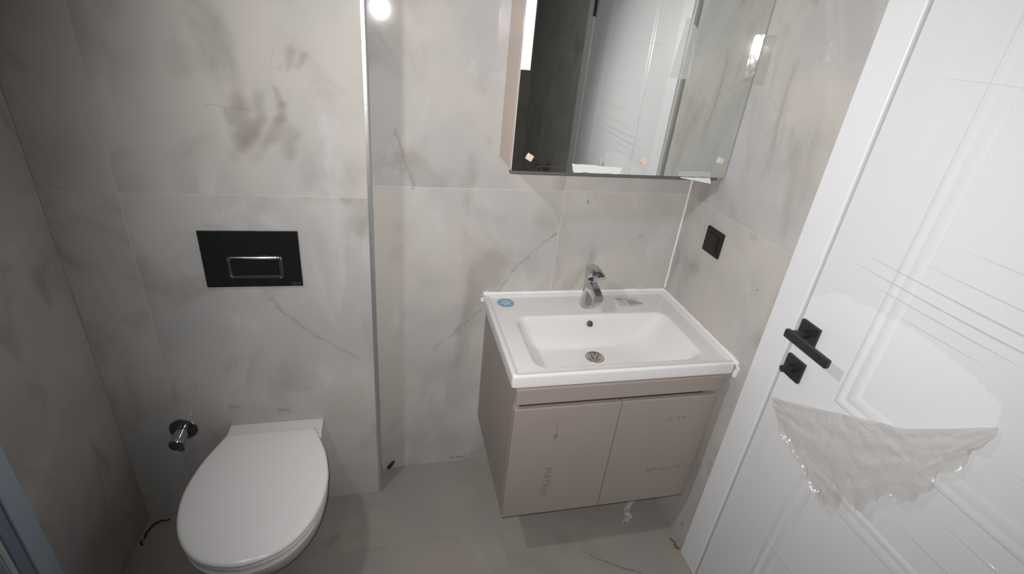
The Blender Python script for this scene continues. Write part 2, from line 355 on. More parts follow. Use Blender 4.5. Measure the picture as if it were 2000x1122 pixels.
# sealed corner and metal edge
obj('corner_sealant', tube(bmesh.new(), [(XR - .002 + .0012 * mnoise.noise((i * .7, 0, 0)), YB - .002, .80 + i * .06) for i in range(29)], [.0035 + .0012 * mnoise.noise((i * .9, 3, 0)) for i in range(29)]), 'silicone', wb)
bm = bmesh.new()
prof = [(XE - .010, YT + .004), (XE - .010, YT - .0025), (XE - .002, YT - .0025), (XE + .0008, YT - .0012), (XE + .0022, YT + .0012), (XE + .0022, YT + .010), (XE - .002, YT + .010)]
loft(bm, [[(x + .0006 * mnoise.noise((z * 6, 1, 0)), y, z) for x, y in prof] for z in [.006 + i * .10 for i in range(25)]])
tr = obj('trim_1', bm, 'dull_chrome', None, kind='structure', loc=(XE, YT, 0)); tr['label'] = 'chrome tile edge trim running up the outer corner of the cistern wall'

# ------------------------------------------------------------------ door in the right wall
dx = XR - .006
door = bpy.data.objects.new('door_1', None); door.location = (XR, .49, 0); link(door, None, (XR, .49, 0)); door['kind'] = 'structure'
door['label'] = 'closed white panelled door with black lever handle'
obj('architrave', B((XR - .015, .907, 0), (XR + .002, .996, 2.14), .004, 3), 'door_paint', door)
obj('architrave', B((XR - .015, -.022, 0), (XR + .002, .072, 2.14), .004, 3), 'door_paint', door)
obj('architrave', B((XR - .015, .0725, 2.052), (XR + .002, .9065, 2.14), .004, 3), 'door_paint', door)
leaf = obj('leaf', B((dx, .075, .006), (XR + .034, .9035, 2.049), .002, 2), 'door_paint', door)
def moulding(y0, y1, z0, z1):
    """raised panel border: groove, bead and slope around a field"""
    bm = bmesh.new()
    steps = [(0, 0.0), (.004, .0035), (.010, .0055), (.016, .0035), (.020, .0005), (.024, .0005), (.030, .004), (.040, .0055), (.048, .003), (.052, 0.0)]
    rings = []
    for off, hgt in steps:
        rings.append([(dx - hgt * .62 - .0002, a, b) for a, b in ((y0 + off, z0 + off), (y1 - off, z0 + off), (y1 - off, z1 - off), (y0 + off, z1 - off))])
    return loft(bm, rings, False, False)
obj('panel_moulding', moulding(.245, .735, .915, 1.90), 'door_paint', leaf)
obj('panel_moulding', moulding(.245, .735, .185, .735), 'door_paint', leaf)
# handle set
obj('handle_rosette', B((dx - .010, .836, .988), (dx, .894, 1.046), .002), 'black_metal', door)
bm = bmesh.new(); lathe(bm, [(.011, 0), (.0105, .03), (.012, .05)], (dx - .008, .866, 1.017), (-1, 0, 0), 24)
obj('handle_neck', bm, 'black_metal', door)
obj('lever', B((dx - .064, .742, 1.006), (dx - .050, .880, 1.028), .003), 'black_metal', door)
obj('lock_rosette', B((dx - .010, .836, .885), (dx, .894, .943), .002), 'black_metal', door)
bm = bmesh.new(); lathe(bm, [(.0115, 0), (.0115, .012), (.009, .016), (.009, .03)], (dx - .010, .866, .914), (-1, 0, 0), 24)
box(bm, (dx - .036, .850, .910), (dx - .022, .874, .918), .002)
obj('thumb_turn', bm, 'black_metal', door)
for z in (.22, 1.70):
    bm = bmesh.new(); lathe(bm, [(.007, 0), (.007, .095)], (XR - .018, .074, z), (0, 0, 1), 16)
    for k in (0, .031, .062, .093): lathe(bm, [(.0085, 0), (.0085, .003)], (XR - .018, .074, z + k), (0, 0, 1), 16)
    obj('hinge', bm, 'black_metal', door)
# clear film still stuck on the leaf, torn open around the handle
hole = [(.891, .799), (.711, .898), (.576, .976), (.455, 1.092), (.464, 1.135), (.529, 1.151), (.632, 1.166), (.73, 1.16), (.838, 1.151), (.905, 1.10), (.905, .80)]
def inside(p, P):
    r = False; j = len(P) - 1
    for i in range(len(P)):
        if (P[i][1] > p[1]) != (P[j][1] > p[1]) and p[0] < (P[j][0] - P[i][0]) * (p[1] - P[i][1]) / (P[j][1] - P[i][1]) + P[i][0]: r = not r
        j = i
    return r
creases = [(1.178, .50, .72, .0022), (1.208, .45, .80, .003), (1.2315, .30, .842, .0045), (1.2572, .28, .82, .0045), (1.292, .30, .70, .0025), (1.345, .25, .66, .002), (.4300, .45, .80, .0035), (.56, .30, .62, .002), (.795, .25, .52, .003),
           (.872, .20, .46, .003), (1.045, .15, .43, .003), (1.085, .15, .41, .003), (1.612, .60, .84, .0012), (1.45, .40, .60, .0015)]
bm = bmesh.new(); gv = {}
zs = sorted(set([round(.01 + i * .005, 4) for i in range(407)] + [round(c[0] + k, 4) for c in creases for k in (-.0045, -.0022, -.0008, .0008, .0022, .0045)]))
ny, nz_ = 165, len(zs)
def filmx(y, z):
    # the film bridges the panel grooves and gathers into creases running across the leaf
    h = 0
    for zc, y0, y1, hh in creases:
        zz = zc + .0 * y; q = abs(z - zz)
        if q < .006 and y0 < y < y1: h = max(h, hh * max(0, 1 - q / .0045) * min(1, (y - y0) / .05, (y1 - y) / .05))
    return dx - .0046 - h - .0012 * mnoise.noise((y * 14, z * 14, 2))
for i in range(ny):
    for j in range(nz_): gv[i, j] = (.078 + i * (.824 / (ny - 1)), zs[j])
vv = {}
def gvx(i, j):
    if (i, j) not in vv: y, z = gv[i, j]; vv[i, j] = bm.verts.new((filmx(y, z), y, z))
    return vv[i, j]
for i in range(ny - 1):
    for j in range(nz_ - 1):
        cy = (gv[i, j][0] + gv[i + 1, j][0]) / 2; cz = (gv[i, j][1] + gv[i, j + 1][1]) / 2
        if not inside((cy, cz), hole): bm.faces.new([gvx(i, j), gvx(i + 1, j), gvx(i + 1, j + 1), gvx(i, j + 1)])
pf = obj('protective_film', bm, 'clear_film', None, label='clear wrinkled protective film stuck over the white door leaf', cat='plastic film', loc=(dx, .49, 0))
for zc, y0, y1, hh in creases:
    def fold(u, v, zc=zc, y0=y0, y1=y1, hh=hh):
        y = y0 + .02 + u * (y1 - y0 - .04); wv_ = .004 * mnoise.noise((y * 4, zc * 9, 0)); wd_ = .0026 * (hh / .0035) * math.sin(math.pi * min(1, .06 + u * .92)) ** .6
        return (dx - .0066 - hh - .0006 * v, y, zc + wv_ + (v - .5) * wd_)
    obj('crease', sheet(fold, 24, 2), 'fold_film', pf)
# the torn flap that hangs down under the handle
ftop = [(.885, .803), (.803, .848), (.70, .909), (.635, .949), (.567, .987), (.502, 1.047), (.448, 1.101)]
fbot = [(.835, .75), (.777, .739), (.715, .728), (.665, .705), (.622, .690), (.591, .752), (.557, .765), (.538, .820), (.482, .878), (.477, .94), (.455, 1.01), (.443, 1.085)]
def flap(s, t):
    a = poly([(x, y, 0) for x, y in ftop], s); b = poly([(x, y, 0) for x, y in fbot], s); p = a.lerp(b, t)
    edge = max(0, t - .72) / .28
    jag = edge * .016 * mnoise.noise((s * 22, 3, 1)) + .006 * edge * mnoise.noise((s * 60, 8, 1))
    bulge = .012 * math.sin(math.pi * min(1, s * 1.1)) * (.4 + t) + .006 * mnoise.noise((s * 5, t * 5, 0)) + .004 * mnoise.noise((s * 16, t * 9, 4))
    curl = .012 * edge * abs(math.sin(s * 31))
    return (dx - .009 - max(.003, bulge + .004) - curl, p.x + jag, p.y + jag)
bm = sheet(flap, 90, 34)
obj('film_flap', bm, 'loose_film', None, label='torn flap of milky plastic film hanging on the door below the black handle', cat='plastic film', loc=(dx, .65, .85))

# ------------------------------------------------------------------ white framed door at the left wall
d2 = bpy.data.objects.new('door_2', None); d2.location = (XL, .56, 0); link(d2, None, (XL, .56, 0)); d2['kind'] = 'structure'; d2['label'] = 'white door frame on the left wall, bluish light put into its colour'
obj('casing', B((XL - TD, .956, 0), (XL + .010, 1.014, 2.15), .004, 3), 'bluelit_frame', d2)
obj('casing', B((XL - TD, .102, 0), (XL + .010, .16, 2.15), .004, 3), 'bluelit_frame', d2)
obj('casing', B((XL - TD, .161, 2.09), (XL + .010, .955, 2.15), .004, 3), 'bluelit_frame', d2)
obj('jamb', B((XL - TD, .925, 0), (XL + .004, .9555, 2.089), .002), 'bluelit_dark', d2)
obj('jamb', B((XL - TD, .907, 0), (XL + .002, .915, 2.089), .001), 'bluelit_frame', d2)
obj('leaf', B((XL - TD + .0001, .162, .005), (XL + .001, .902, 2.088), .0005), 'bluelit_dark', d2)

# ------------------------------------------------------------------ toilet
TX = -.369
t = thing('toilet', 'white wall-hung toilet with closed lid below the black flush plate', 'toilet', (TX, 1.15, 0))
wt_ = [(0, .131), (.05, .150), (.105, .172), (.19, .188), (.23, .189), (.28, .184), (.32, .174), (.36, .157), (.40, .130), (.43, .098), (.447, .062), (.456, .025), (.458, 0)]
def halfw(s):
    for (a, b), (c, d_) in zip(wt_, wt_[1:]):
        if s <= c: return b + (d_ - b) * (s - a) / (c - a)
    return 0
def outline(yb, scale_w, length, n=40, ins=0.0):
    """plan outline from back right, round the front, to back left"""
    L0 = .458; pts = []
    ss = [L0 * math.sin(math.pi / 2 * i / n) for i in range(n + 1)]
    for s in ss: pts.append((TX + max(0, halfw(s) * scale_w - ins), yb - ins - s / L0 * (length - 2 * ins)))
    for s in reversed(ss[:-1]): pts.append((TX - max(0, halfw(s) * scale_w - ins), yb - ins - s / L0 * (length - 2 * ins)))
    return pts
def smooth_ring(pts, it=3):
    for _ in range(it):
        n = len(pts); q = [pts[0]]
        for i in range(1, n - 1): q.append(((pts[i - 1][0] + 2 * pts[i][0] + pts[i + 1][0]) / 4, (pts[i - 1][1] + 2 * pts[i][1] + pts[i + 1][1]) / 4))
        q.append(pts[-1]); pts = q
    return pts
def plate(z0, z1, yb, sw, ln, r, dome=0.0):
    rings = []
    for zz, ins in ((z0, r * .8), (z0 + r * .35, r * .2), (z0 + r, 0), (z1 - r, 0), (z1 - r * .5, r * .14), (z1 - r * .15, r * .5), (z1, r)):
        rings.append([(x, y, zz) for x, y in smooth_ring(outline(yb, sw, ln, 40, ins))])
    if dome:
        for k, ins in ((.35, .02), (.7, .05), (.95, .09)): rings.append([(x, y, z1 + dome * k) for x, y in smooth_ring(outline(yb, sw, ln, 40, ins))])
    return loft(bmesh.new(), rings)
obj('lid', plate(.392, .412, 1.345, 1.0, .460, .009, .004), 'seat_plastic', t)
obj('seat', plate(.372, .389, 1.343, .985, .452, .006), 'seat_plastic', t)
# ceramic bowl: flat back against the wall, belly drawn in towards the floor
def bowl_ring(z, k, length, back_w):
    n = 40; half = []
    for i in range(n + 1):
        s = math.sin(math.pi / 2 * i / n); y = YT - .001 - length * s
        yl = (1.343 - y) / .452 * .458
        hw = halfw(max(0, min(.458, yl))) * k if y < 1.343 else None
        if hw is None: hw = back_w + (halfw(0) * k - back_w) * (YT - y) / (YT - 1.343)
        if y < 1.343 - .452 * 1.0: hw = 0
        half.append((hw, y))
    tail = half[-1][1]
    pts = [(TX + h_, y) for h_, y in half] + [(TX - h_, y) for h_, y in reversed(half[:-1])]
    return [(x, y, z) for x, y in pts]
def belly(z, kw, length, back_w):
    n = 40; half = []
    for i in range(n + 1):
        s = math.sin(math.pi / 2 * i / n)
        hw = (back_w * (1 - s) + 0.180 * kw * math.sin(math.pi * min(1, .22 + .62 * s)) ** .8) * math.sqrt(max(0, 1 - s ** 5)) if i < n else 0
        half.append((min(hw, .178 * kw), YT - .001 - length * s))
    half[0] = (back_w, YT - .001)
    return [(x, y, z) for x, y in [(TX + h_, y) for h_, y in half] + [(TX - h_, y) for h_, y in reversed(half[:-1])]]
def rim(z, k, front, bw):
    n = 44; half = []
    for i in range(n + 1):
        q = math.sin(math.pi / 2 * i / n); y = YT - .001 - (YT - .001 - front) * q
        if y >= 1.343: hw = bw + (halfw(0) * k - bw) * (YT - y) / (YT - 1.343)
        else: hw = halfw(.458 * (1.343 - y) / (1.343 - front)) * k
        half.append((hw, y))
    return [(x, y, z) for x, y in smooth_ring([(TX + h_, y) for h_, y in half] + [(TX - h_, y) for h_, y in reversed(half[:-1])])]
rings = [rim(.371, .955, .893, .138), rim(.364, .975, .888, .140), rim(.345, .97, .892, .140), rim(.30, .92, .915, .138), rim(.25, .84, .955, .134), rim(.19, .74, 1.01, .130), rim(.13, .62, 1.08, .12), rim(.08, .52, 1.15, .11), rim(.07, .46, 1.18, .10)]
obj('bowl', loft(bmesh.new(), rings), 'ceramic', t)
bm = bmesh.new()
rr0 = [(x, y) for x, y in rrect(TX - .143, TX + .148, 1.335, YT - .001, .006, 4, 6)]
loft(bm, [[(x, y, .368) for x, y in rr0], [(x, y, .378) for x, y in rr0], [(x, y, .384) for x, y in rrect(TX - .138, TX + .146, 1.34, YT - .001, .006, 4, 6)]])
obj('hinge_shelf', bm, 'ceramic', t)

# ------------------------------------------------------------------ flush plate
t = thing('flush_plate', 'glossy black flush plate with one chrome-edged button above the toilet', 'flush plate', (-.3667, YT, .98))
x0, x1, z0, z1 = -.4923, -.2411, .8955, 1.0649
obj('plate', B((x0, YT - .007, z0), (x1, YT - .0002, z1), .0015), 'black_glass', t)
bx0, bx1, bz0, bz1 = -.434, -.288, .921, .993
def ring_y(y, ins, r): return [(a, y, b) for a, b in rrect(bx0 + ins, bx1 - ins, bz0 + ins, bz1 - ins, r, 6, 4)]
bm = bmesh.new(); loft(bm, [ring_y(YT - .0068, 0, .012), ring_y(YT - .0100, .001, .012), ring_y(YT - .0125, .004, .010), ring_y(YT - .0125, .007, .008), ring_y(YT - .009, .0115, .003), ring_y(YT - .0068, .0115, .003)], False, False)
obj('bezel', bm, 'dark_chrome', t)
obj('button', B((bx0 + .0122, YT - .0105, bz0 + .0122), (bx1 - .0122, YT - .0071, bz1 - .0122), .001), 'black_glass', t)
text('VitrA', .0115, frame((-.259, YT - .0072, .9045), (1, 0, 0), (0, 0, 1)), 'plate_mark', 'lettering', t)

# ------------------------------------------------------------------ angle valve
t = thing('angle_valve', 'chrome angle valve with round rosette on the wall left of the toilet', 'valve', (-.645, YT, .384))
bm = bmesh.new(); lathe(bm, [(.041, 0), (.041, .0015), (.039, .004), (.020, .006)], (-.645, YT - .0002, .384), (0, -1, 0), 48); obj('rosette', bm, 'dark_chrome', t)
bm = bmesh.new(); lathe(bm, [(.0205, 0), (.0205, .052), (.0215, .0535), (.0215, .066), (.020, .068)], (-.645, YT - .006, .384), (0, -1, 0), 40); obj('body', bm, 'chrome', t)
bm = bmesh.new(); lathe(bm, [(.0165, 0), (.0165, .003), (.012, .0045)], (-.645, YT - .074, .384), (0, -1, 0), 32); obj('end_cap', bm, 'dark_chrome', t)
bm = bmesh.new(); lathe(bm, [(.0085, 0), (.0085, .014), (.0075, .014)], (-.638, YT - .060, .368), (0, 0, -1), 20); obj('outlet', bm, 'dark_chrome', t)

# ------------------------------------------------------------------ vanity cabinet
VX0, VX1, VY, VZ0, VZ1 = .334, .9789, 1.0501, .2412, .7475
t = thing('vanity_cabinet', 'taupe wall-hung vanity cabinet with two doors under the washbasin', 'cabinet', (.656, 1.28, VZ0))
th = .018
obj('side_panel', B((VX0, VY + .019, VZ0), (VX0 + th, YB - .001, VZ1 - .001), .0008), 'vanity_board', t)
obj('side_panel', B((VX1 - th, VY + .019, VZ0), (VX1, YB - .001, VZ1 - .001), .0008), 'vanity_board', t)
obj('bottom_panel', B((VX0 + th, VY + .021, VZ0 + .012), (VX1 - th, YB - .001, VZ0 + .03)), 'vanity_edge_gap_shade', t)
obj('front_rail', B((VX0, VY, .696), (VX1, VY + .018, VZ1 - .001), .0008), 'vanity_board', t)
obj('grip_gap_shade', B((VX0 + th, VY + .045, .62), (VX1 - th, VY + .055, .73)), 'vanity_edge_gap_shade', t)  # dark panel that paints the shadow gap under the front rail
dz1 = .677
for (a, b) in ((VX0 + .0005, .6605), (.6625, VX1 - .001)):
    d_ = obj('door', B((a, VY, VZ0 - .004), (b, VY + .018, dz1), .0025, 2), 'vanity_board', t)
    obj('bottom_edge', B((a + .001, VY + .001, VZ0 - .006), (b - .001, VY + .017, VZ0 - .0042)), 'vanity_edge_gap_shade', d_)
    if a < .5:
        text('MATRIX', .034, frame((.462, VY - .0001, .38), (-.02, 0, -1), (1, 0, -.02)), 'vanity_ink', 'lettering', d_, .0001)
        bm = bmesh.new(); box(bm, (.4685, VY - .0003, .572), (.4705, VY - .0001, .618))
        vs = [bm.verts.new(p) for p in ((.460, VY - .0002, .572), (.479, VY - .0002, .572), (.4695, VY - .0002, .552))]; bm.faces.new(vs)
        obj('arrow_print', bm, 'vanity_ink', d_, smooth=False)
    else:
        text('SEF mm IVT', .026, frame((.868, VY - .0001, .378), (1, 0, 0), (0, 0, 1)), 'vanity_ink', 'lettering', d_, .0001)
        text('C ==', .03, frame((.86, VY - .0001, .595), (1, 0, 0), (0, 0, 1)), 'vanity_ink', 'lettering', d_, .0001)

# ------------------------------------------------------------------ washbasin
bx0_, bx1_, by0, by1, zb, zt = .3202, XR - .003, 1.0569, YB - .003, .7477, .7906
t = thing('washbasin', 'white ceramic washbasin with rectangular bowl on the taupe cabinet', 'basin', (.667, 1.29, zb))
def R2(x0, x1, y0, y1, r, z): return [(a, b, z) for a, b in rrect(x0, x1, y0, y1, r, 8, 8)]
def R2i(i, r, z): return R2(bx0_ + i, bx1_ - i, by0 + i, by1 - i, r, z)
ox0, ox1, oy0, oy1 = .398, .938, 1.100, 1.376
def OP(l, rr, f, bk, r, z): return R2(ox0 + l, ox1 - rr, oy0 + f, oy1 - bk, r, z)
rings = [R2i(.020, .006, zb + .0), R2i(.004, .010, zb + .0005), R2i(.001, .010, zb + .003), R2i(0, .010, zb + .008), R2i(0, .010, zt - .008), R2i(.0015, .010, zt - .003), R2i(.005, .009, zt), R2i(.010, .008, zt), R2i(.014, .008, zt - .002), R2i(.018, .008, zt - .006), R2i(.024, .008, zt - .0075),
         OP(-.006, -.006, -.006, -.006, .046, zt - .0085), OP(-.001, -.001, -.001, -.001, .043, zt - .0095), OP(.003, .004, .003, .003, .041, zt - .013), OP(.008, .012, .007, .006, .040, zt - .022), OP(.016, .034, .018, .011, .042, zt - .05), OP(.028, .070, .034, .017, .046, zt - .085), OP(.040, .100, .050, .024, .05, zt - .106), OP(.055, .13, .066, .034, .05, zt - .1165), OP(.09, .17, .09, .042, .045, zt - .1195), OP(.16, .22, .13, .048, .030, zt - .1205)]
obj('bowl', loft(bmesh.new(), rings, False, True), 'ceramic', t)
# drain and overflow
dr = obj('drain', lathe(bmesh.new(), [(.0325, 0), (.0325, .002), (.030, .0036), (.024, .0028), (.021, .0005), (.019, .0005)], (.664, 1.286, .6700), (0, 0, 1), 40), 'steel', t)
bm = bmesh.new(); lathe(bm, [(.0195, 0), (.0195, .0018), (.017, .0026)], (.664, 1.286, .6700), (0, 0, 1), 32); obj('strainer', bm, 'steel', dr)
for k in range(5):
    a = 2 * math.pi * k / 5; bm = bmesh.new(); lathe(bm, [(.0036, 0), (.0036, .0006)], (.664 + .0105 * math.cos(a), 1.286 + .0105 * math.sin(a), .6727), (0, 0, 1), 12); obj('strainer_hole', bm, 'dark_hole', dr)
ovn = Vector((0, -1, .30)).normalized(); ovo = Vector((.6600, 1.3625, .7545))
ov = obj('overflow_ring', lathe(bmesh.new(), [(.0125, -.004), (.0125, .001), (.011, .003), (.0085, .002), (.0080, -.002)], ovo, ovn, 32, False, False), 'chrome', t)
bm = bmesh.new(); lathe(bm, [(.0085, -.003), (.0085, .0)], ovo, ovn, 24); obj('overflow_hole', bm, 'dark_hole', ov)
bm = bmesh.new(); lathe(bm, [(.0042, .0), (.0042, .0016)], ovo, ovn, 16); obj('overflow_pin', bm, 'steel', ov)
# stickers
st = obj('sticker', lathe(bmesh.new(), [(.029, 0), (.029, .0004)], (.3885, 1.4695, zt - .0072), (0, 0, 1), 40), 'blue_sticker', t, label='round blue sticker')
bm = bmesh.new()
for k in range(6):
    a = math.pi / 3 * k + .3; c_, s_ = math.cos(a), math.sin(a)
    vs = [bm.verts.new((.3885 + c_ * u - s_ * v, 1.4695 + s_ * u + c_ * v, zt - .0062)) for u, v in ((.004, -.0016), (.016, -.0024), (.019, 0), (.016, .0024), (.004, .0016))]; bm.faces.new(vs)
obj('sticker_print', bm, 'sticker_print', st, smooth=False)
lb = obj('paper_label', sheet(lambda u, v: (.790 + u * .082 + .006 * v, 1.425 + v * .055, zt - .0068 + .0004), 4, 4), 'label_paper', t, label='torn paper label')
bm = bmesh.new(); vs = [bm.verts.new((x, y, zt - .0060)) for x, y in ((.828, 1.463), (.850, 1.465), (.868, 1.455), (.888, 1.436), (.884, 1.432), (.868, 1.437), (.848, 1.430), (.835, 1.428))]; bm.faces.new(vs)
obj('torn_patch', bm, 'label_grey', lb, smooth=False)
text('eczene', .010, frame((.806, 1.474, zt - .0062), (1, 0, 0), (0, 1, 0)), 'label_ink', 'lettering', lb, .0001)
text('w/a', .009, frame((.810, 1.455, zt - .0062), (1, 0, 0), (0, 1, 0)), 'label_ink', 'lettering', lb, .0001)
bm = B((.812, 1.436, zt - .0062), (.817, 1.439, zt - .0060)); obj('label_dot', bm, 'label_ink', lb, smooth=False)
# silicone bead along the walls
pts = [(bx0_ - .002, YB - .004, zt - .026), (bx0_ - .003, YB - .004, zt - .010), (bx0_ + .002, YB - .003, zt + .001)]
pts += [(bx0_ + .01 + i * .0343, YB - .003, zt + .001) for i in range(20)] + [(XR - .006, YB - .006, zt + .001)]
pts += [(XR - .003, YB - .02 - i * .0325, zt + .001) for i in range(14)] + [(XR - .002, 1.052, zt - .004), (XR - .002, 1.050, zt - .02), (XR - .002, 1.053, zb - .004)]
obj('sealant_bead', tube(bmesh.new(), [(x + .0008 * mnoise.noise((i * .8, 0, 0)), y + .0008 * mnoise.noise((i * .8, 5, 0)), z) for i, (x, y, z) in enumerate(pts)], [(.0062 if 3 < i < len(pts) - 4 else .0080) + .0028 * mnoise.noise((i * .77, 9, 0)) for i in range(len(pts))], 10), 'silicone', t)

# ------------------------------------------------------------------ basin mixer
FX, FY, FZ = .672, 1.437, zt - .0076
t = thing('basin_mixer', 'chrome single-lever mixer tap standing on the washbasin', 'tap', (FX, FY, FZ))
def ell(cx, cy, z, rx, ry, n=32, p=2.6): 
    return [(cx + rx * math.copysign(abs(math.cos(2 * math.pi * i / n)) ** (2 / p), math.cos(2 * math.pi * i / n)), cy + ry * math.copysign(abs(math.sin(2 * math.pi * i / n)) ** (2 / p), math.sin(2 * math.pi * i / n)), z) for i in range(n)]
obj('body', loft(bmesh.new(), [ell(FX, FY, FZ, .0255, .0255), ell(FX, FY, FZ + .003, .0255, .0255), ell(FX, FY, FZ + .035, .0225, .0235), ell(FX, FY + .001, FZ + .07, .020, .0225), ell(FX, FY + .002, FZ + .098, .0195, .0225), ell(FX, FY + .003, FZ + .114, .019, .022), ell(FX, FY + .003, FZ + .119, .017, .020)]), 'chrome', t)
bm = bmesh.new()
def sect(y, z, hw, hh): return [(FX + a, y, z + b) for a, b in ((-hw, -hh * .6), (-hw * .7, -hh), (hw * .7, -hh), (hw, -hh * .6), (hw, hh * .6), (hw * .7, hh), (-hw * .7, hh), (-hw, hh * .6))]
loft(bm, [sect(FY + .005, FZ + .080, .019, .022), sect(FY - .025, FZ + .079, .0185, .019), sect(FY - .048, FZ + .076, .0175, .016), sect(FY - .066, FZ + .072, .017, .014), sect(FY - .080, FZ + .068, .016, .011)])
sp = obj('spout', bm, 'chrome', t)
obj('aerator', lathe(bmesh.new(), [(.0125, 0), (.0125, .012), (.0105, .013)], (FX, FY - .066, FZ + .060), (0, -.15, -1), 24), 'dull_chrome', sp)
bm = bmesh.new()
ux = Vector((.34, -.94, 0)).normalized(); vx = Vector((ux.y * -1, ux.x, 0))
def hs(u, z, hw, hh):
    o_ = Vector((FX, FY + .003, 0)) + ux * u
    return [tuple(o_ + vx * a + Vector((0, 0, z + b))) for a, b in ((-hw, -hh), (hw, -hh), (hw, hh * .5), (hw * .75, hh), (-hw * .75, hh), (-hw, hh * .5))]
loft(bm, [hs(-.021, FZ + .125, .012, .016), hs(-.014, FZ + .128, .019, .022), hs(.004, FZ + .131, .0205, .020), hs(.024, FZ + .134, .019, .011), hs(.038, FZ + .131, .0175, .007), hs(.050, FZ + .127, .0155, .0045)])
obj('lever', bm, 'chrome', t)

# ------------------------------------------------------------------ mirror cabinet
MX0, MX1, MY, MZ0, MZ1 = .3375, XR - .0025, 1.3624, 1.2676, 1.97
t = thing('mirror_cabinet', 'mirror-fronted wall cabinet above the washbasin with taupe side', 'cabinet', (.676, 1.44, MZ0))
obj('side_panel', B((MX0, MY + .0185, MZ0), (MX0 + .016, YB - .001, MZ1), .0008), 'cabinet_board', t)
obj('side_panel', B((MX1 - .016, MY + .0185, MZ0), (MX1, YB - .001, MZ1), .0008), 'cabinet_board', t)
obj('bottom_panel', B((MX0 + .016, MY + .0185, MZ0 + .001), (MX1 - .016, YB - .001, MZ0 + .017)), 'cabinet_board', t)
obj('top_panel', B((MX0 + .016, MY + .0185, MZ1 - .016), (MX1 - .016, YB - .001, MZ1)), 'cabinet_board', t)
obj('back_panel', B((MX0 + .016, YB - .005, MZ0 + .017), (MX1 - .016, YB - .001, MZ1 - .016)), 'cabinet_board', t)
obj('bottom_rail', B((MX0 - .002, MY + .003, MZ0 - .010), (MX1 - .02, MY + .018, MZ0 - .0003), .003), 'cabinet_rail', t)
for (a, b) in ((MX0, .7830), (.7868, MX1)):
    d_ = obj('mirror_door', B((a, MY + .0032, MZ0), (b, MY + .018, MZ1), .0006), 'mirror_edge', t)
    obj('mirror_glass', B((a + .0008, MY, MZ0 + .0005), (b - .0008, MY + .003, MZ1)), 'mirror', d_, smooth=False)
    if a < .5:
        ex = obj('edge_guard', B((a - .0012, MY - .0042, 1.528), (a + .025, MY - .0004, MZ1 - .02), .001), 'white_pad', d_, label='white foam edge strip')
# tan protection pads
for px, pz, ang in ((.3866, 1.3068, 28), (.7305, 1.3098, 44), (.9845, 1.3210, 15)):
    bm = B((-.0085, MY - .0055, -.0085), (.0085, MY - .0003, .0085), .0006)
    bmesh.ops.rotate(bm, verts=bm.verts, cent=(0, 0, 0), matrix=Matrix.Rotation(math.radians(ang), 3, 'Y')); bmesh.ops.translate(bm, verts=bm.verts, vec=(px, 0, pz))
    obj('spacer_pad', bm, 'tan_pad', t, label='small tan cork pad')
# tapes on the glass
def tape(name, q, mat, off, nseed, amp=.0006, label=None, parent=t):
    """q: four corners in (x, z), wrinkled sheet just in front of the mirror"""
    def f(u, v):
        a = Vector((q[0][0], q[0][1], 0)).lerp(Vector((q[1][0], q[1][1], 0)), u); b = Vector((q[3][0], q[3][1], 0)).lerp(Vector((q[2][0], q[2][1], 0)), u); p = a.lerp(b, v)
        e = .003 * mnoise.noise((u * 6, v * 6, nseed)) if (u in (0, 1) or v in (0, 1)) else 0
        return (p.x + e, MY - off - amp * (1 + mnoise.noise((u * 7, v * 7, nseed))), p.y + e)
    return obj(name, sheet(f, 14, 14), mat, parent, label=label)
tape('tape', [(.757, 1.540), (.815, 1.538), (.806, 1.662), (.772, 1.690)], 'clear_tape', .0006, 1.0, .001, 'clear tape across the mirror joint')
tape('tape', [(.520, 1.269), (.664, 1.270), (.668, 1.288), (.513, 1.294)], 'paper_film', .0006, 4.0, .0006)
tape('tape', [(.855, 1.269), (.966, 1.269), (.962, 1.286), (.853, 1.285)], 'clear_tape', .0006, 6.0, .0006)
def flp(u, v):
    a = Vector((.862, MY - .001, 1.2665)).lerp(Vector((.966, MY - .001, 1.2665)), u); 
    return (a.x + .003 * v, a.y - .004 * v - .003 * u * v, a.z - v * (.002 + .014 * u))
obj('tape_flap', sheet(flp, 8, 5), 'paper_film', t, label='loose paper tape end')
# tape on the right wall next to the mirror edge
def wtape(u, v): return (XR - .0006 - .0005 * (1 + mnoise.noise((u * 5, v * 7, 3))), 1.3165 + u * .0445 + .002 * mnoise.noise((u, v * 9, 2)), 1.540 + v * .127 + .003 * mnoise.noise((u * 9, v, 6)))
obj('wall_tape', sheet(wtape, 10, 20), 'clear_tape_wall', None, label='strip of clear tape on the right wall beside the mirror edge', cat='tape', loc=(XR, 1.339, 1.54))

# ------------------------------------------------------------------ wall switch
t = thing('wall_switch', 'square black switch plate on the right wall above the washbasin', 'switch', (XR, 1.322, 1.07))
obj('plate', B((XR - .009, 1.279, 1.029), (XR - .0002, 1.366, 1.112), .003, 3), 'switch_plastic', t)
obj('rocker', B((XR - .0115, 1.293, 1.043), (XR - .0088, 1.352, 1.098), .0015), 'switch_plastic', t)
obj('slot', B((XR - .0122, 1.300, 1.052), (XR - .0116, 1.309, 1.090)), 'dark_hole', t)

